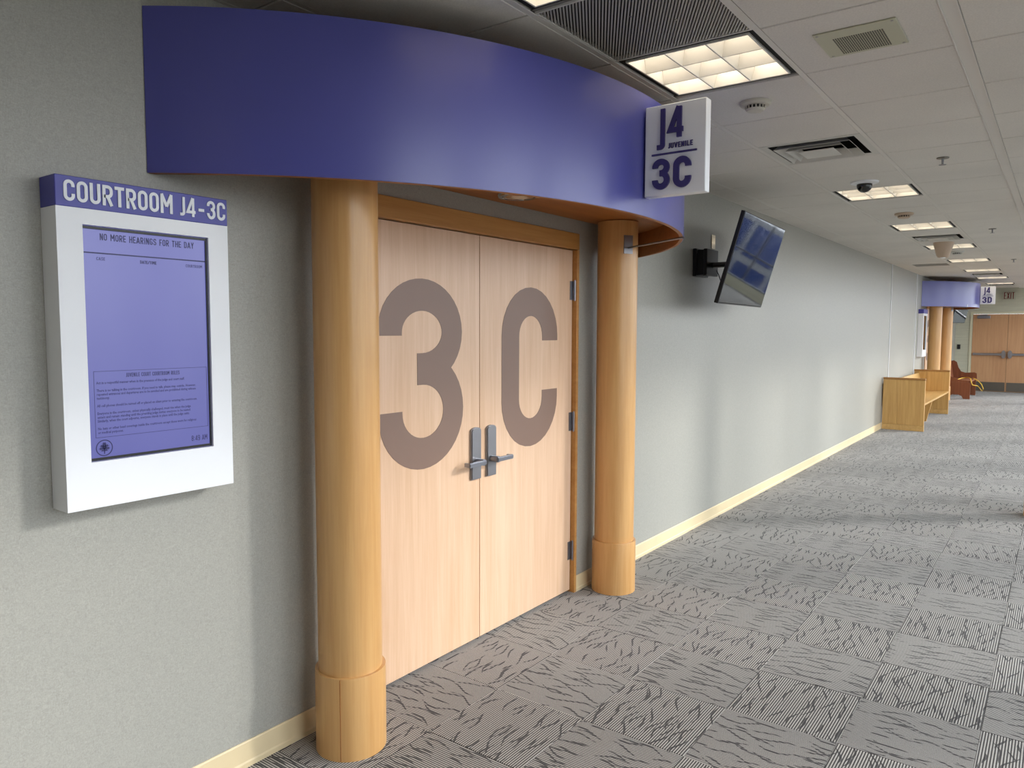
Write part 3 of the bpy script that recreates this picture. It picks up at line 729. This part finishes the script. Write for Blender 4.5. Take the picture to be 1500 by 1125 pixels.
def red_bench():
    y0, y1 = 20.98, 22.45
    t = thing('red_wood_bench', (.02, (y0+y1)/2, 0), 'dark reddish wooden bench with curved arms beside the exit doors', 'bench')
    end = [(.06, 0), (.20, 0), (.23, .07), (.30, .10), (.42, .10), (.49, .07), (.52, 0), (.66, 0), (.66, .40), (.06, .40)]
    arm = [(.06, .40), (.66, .40), (.68, .44), (.67, .56), (.62, .585), (.42, .57), (.32, .60), (.26, .70), (.22, .84), (.15, .88), (.08, .86)]
    for y in (y0, y1-.05):
        b = bmesh.new(); prism(b, end, lambda u, v, d: Vector((u, d, v)), y, y+.05); q = obj('end_panel', b, 'red_wood_up', t)
        b = bmesh.new()
        if y == y0: prism(b, [(.06, .401), (.60, .401), (.62, .44), (.40, .47), (.26, .52), (.20, .66), (.14, .76), (.08, .76)], lambda u, v, d: Vector((u, d, v)), y, y+.05)
        else: prism(b, [(u, v+.001) for u, v in arm], lambda u, v, d: Vector((u, d, v)), y, y+.05)
        obj('arm', b, 'red_wood_up', q)
    obj('seat', box(.14, .66, y0+.051, y1-.051, .40, .44, bev=.004), 'red_wood_along', t)
    b = bmesh.new(); prism(b, [(.14, .40), (.17, .40), (.10, .86), (.07, .86)], lambda u, v, d: Vector((u, d, v)), y0+.051, y1-.051); obj('backrest', b, 'red_wood_along', t)
    b = bmesh.new(); pts = []
    for i in range(25):
        a = i/24; pts.append((.36+.34*a+.05*math.sin(a*PI), 21.2+.2*math.sin(a*5), .455+.05*math.sin(a*PI)*(1 if a < .6 else 1)-.18*max(0, a-.75)*4*.6))
    pts += [(.80, 21.15, .32), (.86, 21.12, .25), (.90, 21.12, .20), (.92, 21.12, .26), (.88, 21.13, .36), (.80, 21.15, .45), (.70, 21.18, .50)]
    tube(b, pts, .010, 8)
    tag(obj('yellow_strap', b, 'yellow_strap', smooth=True, loc=(.5, 21.2, .45)), 'yellow strap looped over the reddish wooden bench', 'strap')
red_bench()

# ================================================================ EXIT DOORS AT THE END
d3 = thing('door_3', ((EX0+EX1)/2, YEND, 0), 'wooden double exit doors with steel push bars at the end wall', kind='structure')
b = bmesh.new(); bx(b, EX0-.06, EX0-.004, YEND-.02, YEND+.1, 0, EDZ+.06); bx(b, EX1+.004, EX1+.06, YEND-.02, YEND+.1, 0, EDZ+.06); bx(b, EX0-.004, EX1+.004, YEND-.02, YEND+.1, EDZ+.002, EDZ+.06)
obj('door_frame', b, 'frame_cream', d3)
obj('threshold_gap', box(EX0-.004, EX1+.004, YEND+.08, YEND+.1, 0, EDZ), 'black_gap', d3)
xm = 1.21
for s, a, b_ in ((-1, EX0, xm-.003), (1, xm+.003, EX1)):
    lf = obj('door_leaf', box(a, b_, YEND+.0, YEND+.045, .01, EDZ-.002, bev=.002), 'exit_door_wood', d3)
    obj('kick_plate', box(a+.02, b_-.01, YEND-.003, YEND, .02, .26), 'kick_steel', lf)
    b = bmesh.new(); bx(b, a+.03, b_-.03, YEND-.06, YEND-.02, .985, 1.045, bev=.005); bx(b, a+.03, a+.09, YEND-.02, YEND, .98, 1.05); bx(b, b_-.09, b_-.03, YEND-.02, YEND, .98, 1.05)
    obj('push_bar', b, 'satin_steel', lf)
    c0 = (b_-.07) if s < 0 else (a+.07)
    b = bmesh.new(); prism(b, [(c0+.05*math.cos(q*PI/10), 1.015+.11*math.sin(q*PI/10)) for q in range(20)], lambda u, v, d: Vector((u, d, v)), YEND-.075, YEND-.001); obj('latch_case', b, 'satin_steel', lf, smooth=True)
    if s < 0:
        b = bmesh.new(); bx(b, a+.1, a+.40, YEND-.07, YEND-.0005, 1.98, 2.055, bev=.004); tube(b, [(a+.14, YEND-.05, 2.06), (a+.34, YEND-.10, 2.075)], .012, 8); obj('door_closer', b, 'satin_steel', lf)
es = thing('exit_sign', (1.2, YEND, 2.48), 'cream exit sign with dark red EXIT lettering above the end doors', 'sign')
obj('panel', box(1.05, 1.355, YEND-.03, YEND-.001, 2.475, 2.70, bev=.004), 'exit_panel', es)
b = bmesh.new(); add_text(b, 'EXIT', 1.082, 2.498, .178, .26, .085, facing_back(YEND-.03), .0005, .004, .07, width=.235); obj('lettering', b, 'exit_red', es)
tag(obj('wall_switch', box(.05, .13, YEND-.02, YEND-.001, 1.14, 1.27, bev=.003), 'black_plastic', loc=(.09, YEND, 1.14)), 'small black wall switch on the cream end wall left of the exit doors', 'switch')

# ================================================================ CEILING FIXTURES
ORD = ['nearest', 'second', 'third', 'fourth', 'fifth', 'sixth', 'seventh', 'eighth', 'ninth', 'tenth', 'eleventh']
cxA, cxB = GX[1]+.013, GX[2]-.013
def troffer(k, label):
    y0, y1 = GY0+GS*k+.005, GY0+GS*(k+1)-.005
    t = thing('ceiling_light', ((cxA+cxB)/2, (y0+y1)/2, H), label, 'ceiling light', 'square ceiling light fixtures')
    b = bmesh.new(); g = .027                                   # dark shadow gap, then the louvre frame
    for q in ((cxA, cxA+g, y0, y1), (cxB-g, cxB, y0, y1), (cxA+g, cxB-g, y0, y0+g), (cxA+g, cxB-g, y1-g, y1)): bx(b, *q, H+.012, H+.11)
    obj('housing', b, 'black_gap', t)
    obj('lamp_panel', box(cxA, cxB, y0, y1, H+.11, H+.118), 'lamp_glow', t)
    a0, a1, c0, c1 = cxA+g+.001, cxB-g-.001, y0+g+.001, y1-g-.001
    b = bmesh.new(); f = .007
    for q in ((a0, a0+f, c0, c1), (a1-f, a1, c0, c1), (a0+f, a1-f, c0, c0+f), (a0+f, a1-f, c1-f, c1)): bx(b, *q, H+.004, H+.10)
    obj('louvre_frame', b, 'louver_aluminium', t)
    for i in (1, 2):
        x = a0+(a1-a0)*i/3; y = c0+(c1-c0)*i/3
        bl = bmesh.new(); prism(bl, [(x-.003, .004), (x+.003, .004), (x+.022, .075), (x-.022, .075)], lambda u, v, d: Vector((u, d, H+v)), c0+f+.001, c1-f-.001); obj('louvre_blade', bl, 'louver_aluminium', t)
        bl = bmesh.new(); prism(bl, [(y-.003, .0045), (y+.003, .0045), (y+.022, .075), (y-.022, .075)], lambda u, v, d: Vector((d, u, H+v)), a0+f+.001, a1-f-.001); obj('louvre_blade', bl, 'louver_aluminium', t)
LL = {-7: 'square ceiling light behind the viewer', -3: 'lit ceiling light cut off by the top edge of the photo', -1: 'lit nine-cell ceiling light right above the near projecting sign', 5: 'square ceiling light just beyond the black dome camera',
      9: 'square ceiling light between the beige detector and the second air diffuser', 13: 'square ceiling light just beyond the second air diffuser', 17: 'warm lit ceiling light beside the dark rectangular register', 21: 'sixth ceiling light down the hall, before the third diffuser',
      25: 'seventh ceiling light down the hall, beyond the third diffuser', 29: 'ceiling light near the end, before the last diffuser', 33: 'farthest ceiling light, at the end wall'}
for k in LIGHTS: 
    if GY0+GS*(k+1) <= YEND+.05: troffer(k, LL[k])
def diffuser(k, label):
    y0, y1 = GY0+GS*k+.005, GY0+GS*(k+1)-.005
    t = thing('air_diffuser', ((cxA+cxB)/2, (y0+y1)/2, H), label, 'air vent', 'square ceiling air diffusers')
    mx, my = (cxA+cxB)/2, (y0+y1)/2; hx, hy = (cxB-cxA)/2, (y1-y0)/2
    def ring(o0, i0, zo, zi, th=.003):
        b = bmesh.new()
        def loop(f, z): return [b.verts.new((mx+sx_*hx*f, my+sy_*hy*f, z)) for sx_, sy_ in ((-1, -1), (1, -1), (1, 1), (-1, 1))]
        A, B, A2, B2 = loop(o0, zo), loop(i0, zi), loop(o0, zo+th), loop(i0, zi+th)
        for P, Q in ((A, B), (B, B2), (B2, A2), (A2, A)):
            for i in range(4): b.faces.new((P[i], P[(i+1) % 4], Q[(i+1) % 4], Q[i]))
        return b
    obj('frame', ring(1, .86, H+.001, H+.003), 'white_metal', t)
    obj('duct_collar', ring(.88, .86, H+.004, H+.1), 'grille_dark', t)
    obj('duct_back', box(mx-hx*.88, mx+hx*.88, my-hy*.88, my+hy*.88, H+.104, H+.108), 'grille_dark', t)
    for o0, i0, zo, zi in ((.76, .62, H-.012, H+.03), (.56, .42, H-.016, H+.028)): obj('cone', ring(o0, i0, zo, zi), 'white_metal', t)
    obj('centre_plate', box(mx-hx*.36, mx+hx*.36, my-hy*.36, my+hy*.36, H-.018, H-.013, bev=.002), 'white_metal', t)
for k, s in zip(DIFF, ('nearest square air diffuser in the ceiling, between smoke detector and dome camera', 'second air diffuser down the hall, between two ceiling lights', 'third air diffuser, far down the hall near the far canopy', 'last air diffuser, close to the end wall')): diffuser(k, s)
# return air grille of fine ribs
y0, y1 = GY0-2*GS+.005, GY0-GS-.005
t = thing('return_air_grille', ((cxA+cxB)/2, (y0+y1)/2, H), 'dark ribbed return air grille in the ceiling beside the lit fixture', 'air vent')
b = bmesh.new(); f = .008
for q in ((cxA, cxA+f, y0, y1), (cxB-f, cxB, y0, y1), (cxA+f, cxB-f, y0, y0+f), (cxA+f, cxB-f, y1-f, y1)): bx(b, *q, H+.002, H+.02)
obj('frame', b, 'grid_metal', t); obj('backing', box(cxA, cxB, y0, y1, H+.025, H+.03), 'grille_dark', t)
b = bmesh.new(); dv = Vector((math.cos(2*PI/3), math.sin(2*PI/3))); nv = Vector((-dv.y, dv.x))      # slanted ribs cut to the frame
rx0, rx1, ry0, ry1 = cxA+f+.0005, cxB-f-.0005, y0+f+.0005, y1-f-.0005; cm = Vector(((rx0+rx1)/2, (ry0+ry1)/2))
for i in range(-36, 37):
    o_ = cm+nv*(i*.0115); ts = [-9, 9]
    for ax, lo_, hi_ in ((0, rx0, rx1), (1, ry0, ry1)):
        q = sorted(((lo_-o_[ax])/dv[ax], (hi_-o_[ax])/dv[ax])); ts = [max(ts[0], q[0]), min(ts[1], q[1])]
    if ts[1]-ts[0] < .02: continue
    P, Q = o_+dv*(ts[0]+.002), o_+dv*(ts[1]-.002); hw = nv*.0033
    prism(b, [tuple(P-hw), tuple(Q-hw), tuple(Q+hw), tuple(P+hw)], lambda u, v, d: Vector((u, v, d)), H+.004, H+.010)
tag(obj('ribs', b, 'grille_rib', t), kind='stuff')
b = bmesh.new()
for px, py in ((1.10, 2.50), (1.22, 2.62)): lathe(b, (px, py, H), [(0, .0005), (.005, .0015), (.005, .004)], 10)
obj('screws', b, 'chrome', t)
# flat register left of the row
y0, y1 = GY0+18*GS+.005, GY0+19*GS-.005; xa, xb = GX[0]+.013, GX[1]-.013
t = thing('ceiling_register', ((xa+xb)/2, (y0+y1)/2, H), 'dark flat register in the ceiling close to the far canopy', 'air vent')
b = bmesh.new()
for q in ((xa, xa+.03, y0, y1), (xb-.03, xb, y0, y1), (xa+.03, xb-.03, y0, y0+.03), (xa+.03, xb-.03, y1-.03, y1)): bx(b, *q, H+.001, H+.012)
obj('frame', b, 'grid_metal', t); obj('backing', box(xa, xb, y0, y1, H+.02, H+.024), 'grille_dark', t)
for i in range(20):
    y = y0+.03+(y1-y0-.06)*(i+.5)/20; b = bmesh.new(); bx(b, xa+.03, xb-.03, y-.004, y+.004, H+.003, H+.016); obj('slat', b, 'grille_rib', t)
# speaker plate
t = thing('speaker_plate', (1.73, 3.19, H), 'cream perforated speaker plate screwed to a ceiling tile', 'speaker')
sx0, sx1, sy0, sy1 = 1.585, 1.875, 3.05, 3.335
obj('plate', box(sx0, sx1, sy0, sy1, H-.006, H-.0005, bev=.002), 'speaker_cream', t)
b = bmesh.new()
for i in range(22):
    for j in range(14):
        x = 1.64+.18*(i+.5)/22; y = 3.125+.19*(j+.5)/14; bx(b, x-.0026, x+.0026, y-.0042, y+.0042, H-.0066, H-.006)
tag(obj('perforations', b, 'grille_dark', t), kind='stuff')
for x in (sx0+.015, sx1-.015):
    for y in (sy0+.015, sy1-.015): b = bmesh.new(); lathe(b, (x, y, H), [(0, -.009), (.005, -.008), (.006, -.006)], 12); obj('screw', b, 'grille_rib', t)
# detectors
def detector(x, y, label, mat='smoke_cream', s=1):
    t = thing('smoke_detector', (x, y, H), label, 'smoke detector', 'ceiling detectors')
    b = bmesh.new(); lathe(b, (x, y, H), [(0, -.0005), (.075*s, -.0005), (.076*s, -.012*s), (.066*s, -.020*s), (0, -.020*s)], 40); obj('base', b, mat, t, smooth=True)
    b = bmesh.new(); lathe(b, (x, y, H), [(0, -.0205*s), (.046*s, -.0205*s), (.044*s, -.034*s), (0, -.034*s)], 32); obj('vent_ring', b, 'grille_dark', t, smooth=True)
    for i in range(16):
        a = 2*PI*i/16; b = bmesh.new(); p = (x+.046*s*math.cos(a), y+.046*s*math.sin(a)); bx(b, p[0]-.003*s, p[0]+.003*s, p[1]-.003*s, p[1]+.003*s, H-.035*s, H-.0205*s); obj('rib', b, mat, t)
    b = bmesh.new(); lathe(b, (x, y, H), [(0, -.0345*s), (.047*s, -.0345*s), (.04*s, -.044*s), (.02*s, -.047*s), (0, -.047*s)], 32); obj('cap', b, mat, t, smooth=True)
detector(1.13, GY0+GS*.46, 'cream smoke detector on the tile just beyond the lit ceiling light')
plain('beige_plastic', (196, 172, 150), .5, var=.02)
detector(1.12, GY0+GS*7.6, 'beige detector beyond the black dome camera', 'beige_plastic', 1.1)
detector(1.14, GY0+GS*14.6, 'small white detector dome beyond the beige hanging speaker horn', 'white_metal', 1.2)
t = thing('dome_camera', (1.14, GY0+GS*4.52, H), 'black dome security camera on a white ceiling ring', 'camera')
c = (1.14, GY0+GS*4.52, H)
b = bmesh.new(); lathe(b, c, [(0, -.0005), (.10, -.0005), (.098, -.010), (.072, -.018), (0, -.018)], 40); obj('ring', b, 'white_panel', t, smooth=True)
b = bmesh.new(); lathe(b, c, [(0, -.0185), (.055, -.0185)]+[(.055*math.cos(q*PI/16), -.03-.05*math.sin(q*PI/16)) for q in range(8)]+[(0, -.08)], 32); obj('dome', b, 'tv_glass', t, smooth=True)
t = thing('hanging_speaker_horn', (1.12, GY0+GS*12.45, H), 'beige tapered speaker horn hanging at the second air diffuser', 'speaker')
c = (1.12, GY0+GS*12.45, H)
b = bmesh.new(); lathe(b, c, [(0, -.0005), (.12, -.0005), (.115, -.03), (.075, -.17), (.06, -.19), (0, -.19)], 24); obj('body', b, 'beige_plastic', t, smooth=True)
b = bmesh.new(); lathe(b, c, [(0, -.1905), (.03, -.1905), (.028, -.20), (0, -.20)], 16); obj('lens', b, 'white_panel', t)
# sprinklers
for y, s in ((3.58, 'nearest'), (10.51, 'second'), (17.71, 'third')):
    c = (1.725, GY0+GS*y, H); t = thing('sprinkler', c, s+' fire sprinkler head on the ceiling, counted from the viewer', 'sprinkler', 'fire sprinkler heads')
    b = bmesh.new(); lathe(b, c, [(0, -.0005), (.038, -.0005), (.036, -.006), (.014, -.008), (0, -.008)], 24); obj('escutcheon', b, 'kick_steel', t, smooth=True)
    b = bmesh.new(); lathe(b, c, [(0, -.0082), (.008, -.0082), (.006, -.045), (0, -.045)], 12); obj('nozzle', b, 'dark_steel', t, smooth=True)
    b = bmesh.new(); lathe(b, c, [(0, -.0455), (.022, -.0455), (.022, -.048), (0, -.048)], 16); obj('deflector', b, 'dark_steel', t)
# column on the daylight side, its foot just reaching the picture's edge
column(2.332, 8.06, 'maple column foot at the right edge of the picture', H-.001)

# invented office block across the plaza, added only for the television to mirror
plain('blue_glass', (24, 44, 92), .12, .5, var=.15)
t = thing('added_office_block', (6, 60, -8), 'invented blue glazed office block outside, added to be mirrored in the television', 'building')
obj('wall', box(-20, 34, 60, 74, -8, 1.6), 'window_frame', t)
for i in range(18):
    for j in range(3):
        x = -19.6+i*3.0; z = -7.4+j*3.05; obj('pane', box(x, x+2.6, 59.93, 59.995, z, z+2.5), 'blue_glass', t)
